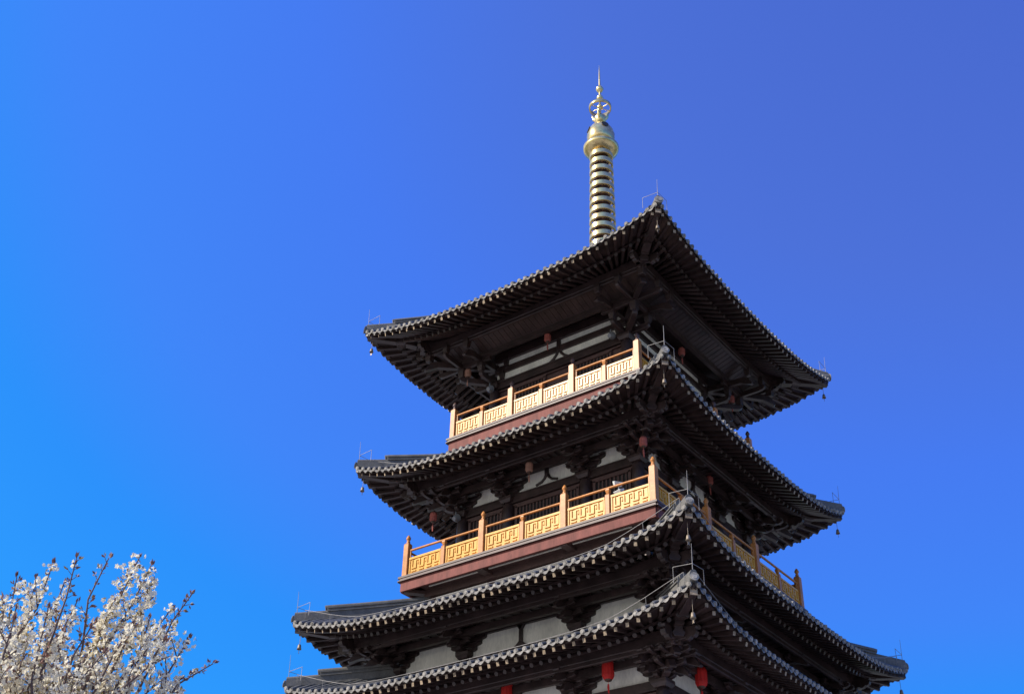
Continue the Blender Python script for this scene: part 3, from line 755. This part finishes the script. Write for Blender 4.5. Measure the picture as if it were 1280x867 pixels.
# (pixel x, pixel y, distance) of the branch ends as they stand in space
rq = random.Random(21)
tips = [(96, 696, 11.6), (136, 697, 11.2), (66, 704, 11.9), (21, 721, 12.0), (174, 697, 11.4), (189, 706, 11.3), (190, 726, 11.6), (140, 754, 11.2), (240, 742, 11.8), (117, 778, 10.9), (236, 798, 11.4), (266, 829, 11.9),
        (3, 748, 11.4), (45, 722, 12.4), (80, 728, 12.3), (96, 752, 11.9), (60, 760, 10.9), (215, 760, 12.2), (205, 800, 10.9), (160, 785, 12.4), (30, 770, 12.6), (180, 820, 11.9), (225, 850, 11.3), (130, 815, 10.8), (80, 790, 11.4), (10, 800, 11.0), (100, 830, 12.2), (50, 830, 11.0), (150, 850, 11.7), (-20, 760, 11.8), (-60, 790, 11.2), (-40, 840, 12.4), (200, 880, 11.1), (250, 900, 12.0), (90, 890, 10.9), (20, 880, 12.3), (-90, 850, 11.0), (-120, 900, 12.2), (160, 930, 12.4), (60, 940, 12.6),
        (-60, 720, 12.6), (-110, 760, 12.9), (270, 960, 12.8), (130, 980, 10.3)]
for _ in range(60):
    u_ = rq.random(); x_ = -90 + 350 * u_; top_ = 745 if x_ < 110 else (800 if x_ < 150 else (770 if x_ < 215 else 850))
    tips.append((x_, top_ + rq.random() ** .8 * 190, rq.uniform(10.6, 12.7)))
sparse = {0: .75, 1: .8, 3: .45, 9: .5, 11: .35, 8: .3}
trunk_top = Vector((0.1, 0.05, 1.9)); limbs = MB()
local_tips = [ray_pt(*q) - tb for q in tips]
cen = sum(local_tips, Vector()) / len(local_tips)
forks = []
for k in range(6):
    a = k / 6 * 2 * pi + .4
    forks.append(Vector((cen.x * .62 + cos(a) * .55, cen.y * .62 + sin(a) * .55, 3.3 + rt.uniform(-.3, .3))))
tm = MB(); tm.tube([(0, 0, -.05), (.03, 0, .5), (.0, .03, 1.2), trunk_top], [.24, .18, .15, .14], 12); tm.build('trunk', M['bark'], tree)
for fk in forks:
    mid = (trunk_top + fk) / 2 + Vector((rt.uniform(-.1, .1), rt.uniform(-.1, .1), -.1))
    limbs.tube([trunk_top - Vector((0, 0, .1)), mid, fk], [.10, .07, .055], 8)
petals = MB()
def rv(s_=1.0): return Vector((rt.gauss(0, 1), rt.gauss(0, 1), rt.gauss(0, 1))) * s_
def flower(p, r=.017):
    nrm = (rv() + Vector((0, 0, .2))).normalized(); a = nrm.orthogonal().normalized(); b = nrm.cross(a); ph = rt.uniform(0, 6)
    vs = [p]; fs = []
    for k in range(5):
        t_ = ph + 2 * pi * k / 5; u = a * cos(t_) + b * sin(t_); v = a * -sin(t_) + b * cos(t_); o_ = len(vs)
        cup = nrm * r * rt.uniform(.15, .5)
        vs += [p + u * r * .55 - v * r * .42 + cup * .5, p + u * r * 1.05 - v * r * .25 + cup, p + u * r * 1.05 + v * r * .25 + cup, p + u * r * .55 + v * r * .42 + cup * .5]
        fs.append((0, o_, o_ + 1, o_ + 2, o_ + 3))
    petals.add(vs, fs, 0)
    # calyx behind
    petals.add([p, p - nrm * r * .7 + a * r * .25, p - nrm * r * .9 - b * r * .25], [(0, 1, 2)], 1)
def leaf(p, L, mi, d=None):
    d = (d if d is not None else rv()).normalized(); s_ = d.orthogonal().normalized(); s_ = (s_ * cos(rt.uniform(0, 6)) + d.cross(s_) * sin(rt.uniform(0, 6)))
    petals.add([p, p + d * L * .5 + s_ * L * .2, p + d * L, p + d * L * .5 - s_ * L * .2], [(0, 1, 2, 3)], mi)
def cluster(p, n, spread=.045):
    for _ in range(n + 3): flower(p + rv(spread * .72), rt.uniform(.016, .024))
    for _ in range(max(2, n // 2 + 1)): leaf(p + rv(spread * .6), rt.uniform(.03, .06), 2 if rt.random() < .6 else 1)
def spur(p, d, L, dens):
    e = p + d.normalized() * L
    limbs.tube([p, e], [.0042, .0028], 4, caps=False)
    return e
for ti, tp in enumerate(local_tips):
    fk = min(forks, key=lambda q: (q - tp).length + rt.uniform(0, .5)); n = 9
    ctrl = fk + (tp - fk) * .5 + Vector((rt.uniform(-.12, .12), rt.uniform(-.12, .12), -.14))
    pts = []
    for i in range(n + 1):
        u = i / n; p = fk * (1 - u) ** 2 + ctrl * 2 * u * (1 - u) + tp * u * u
        if 0 < i < n: p = p + rv(.032)
        pts.append(p)
    limbs.tube(pts, [.034 * (1 - i / n) ** 1.1 + .0055 for i in range(n + 1)], 6)
    Ltot = (tp - fk).length; sp_ = sparse.get(ti, 0)
    m_ = int(Ltot / .042)
    for j in range(m_):
        u = j / m_; seg = min(n - 1, int(u * n)); fr = u * n - seg; p = pts[seg].lerp(pts[seg + 1], fr); dr = (pts[seg + 1] - pts[seg]).normalized()
        if u < .12: continue
        bare = sp_ > 0 and u > 1 - .42 * sp_
        side = (rv().cross(dr)).normalized(); d = (side * .8 + dr * .7)
        if bare:
            e = spur(p, d, rt.uniform(.02, .07), 0)
            for _ in range(6): leaf(e + rv(.006), rt.uniform(.03, .055), 1 if rt.random() < .8 else 2, d + rv(.45))
            if rt.random() < .12: cluster(e, 1, .02)
        elif rt.random() < .25 and u < .93:
            # side twig carrying several clusters
            L = rt.uniform(.12, .42) * (1.15 - u * .6) * (.45 if ti in (1, 4, 5, 6, 7, 8) else 1); e = p + d.normalized() * L + Vector((0, 0, L * .25)); mpt = p + (e - p) * .5 + rv(.012)
            limbs.tube([p, mpt, e], [.007, .005, .003], 5, caps=False)
            for q in range(max(2, int(L / .045))):
                uu = (q + 1) / max(2, int(L / .045)); c_ = p.lerp(mpt, uu * 2) if uu < .5 else mpt.lerp(e, uu * 2 - 1)
                if rt.random() < .78: cluster(c_ + rv(.018), rt.randint(2, 5), .045)
            for _ in range(3): leaf(e, rt.uniform(.02, .045), 1, (e - mpt) + rv(.06))
        else:
            e = spur(p, d, rt.uniform(.015, .06), 0)
            if rt.random() < (1.0 if ti in (4, 5, 6, 7) else .60): cluster(e, rt.randint(2, 5) + (5 if ti in (4, 6, 7) and u > .5 else 0), .04 + (.02 if ti in (4, 7) else 0))
    for _ in range(6): leaf(tp + rv(.008), rt.uniform(.04, .07), 1, (pts[-1] - pts[-2]) + rv(.06))
limbs.build('branches', M['bark'], tree)
petals.build('blossom', [M['petal'], M['calyx'], M['leaf']], tree)
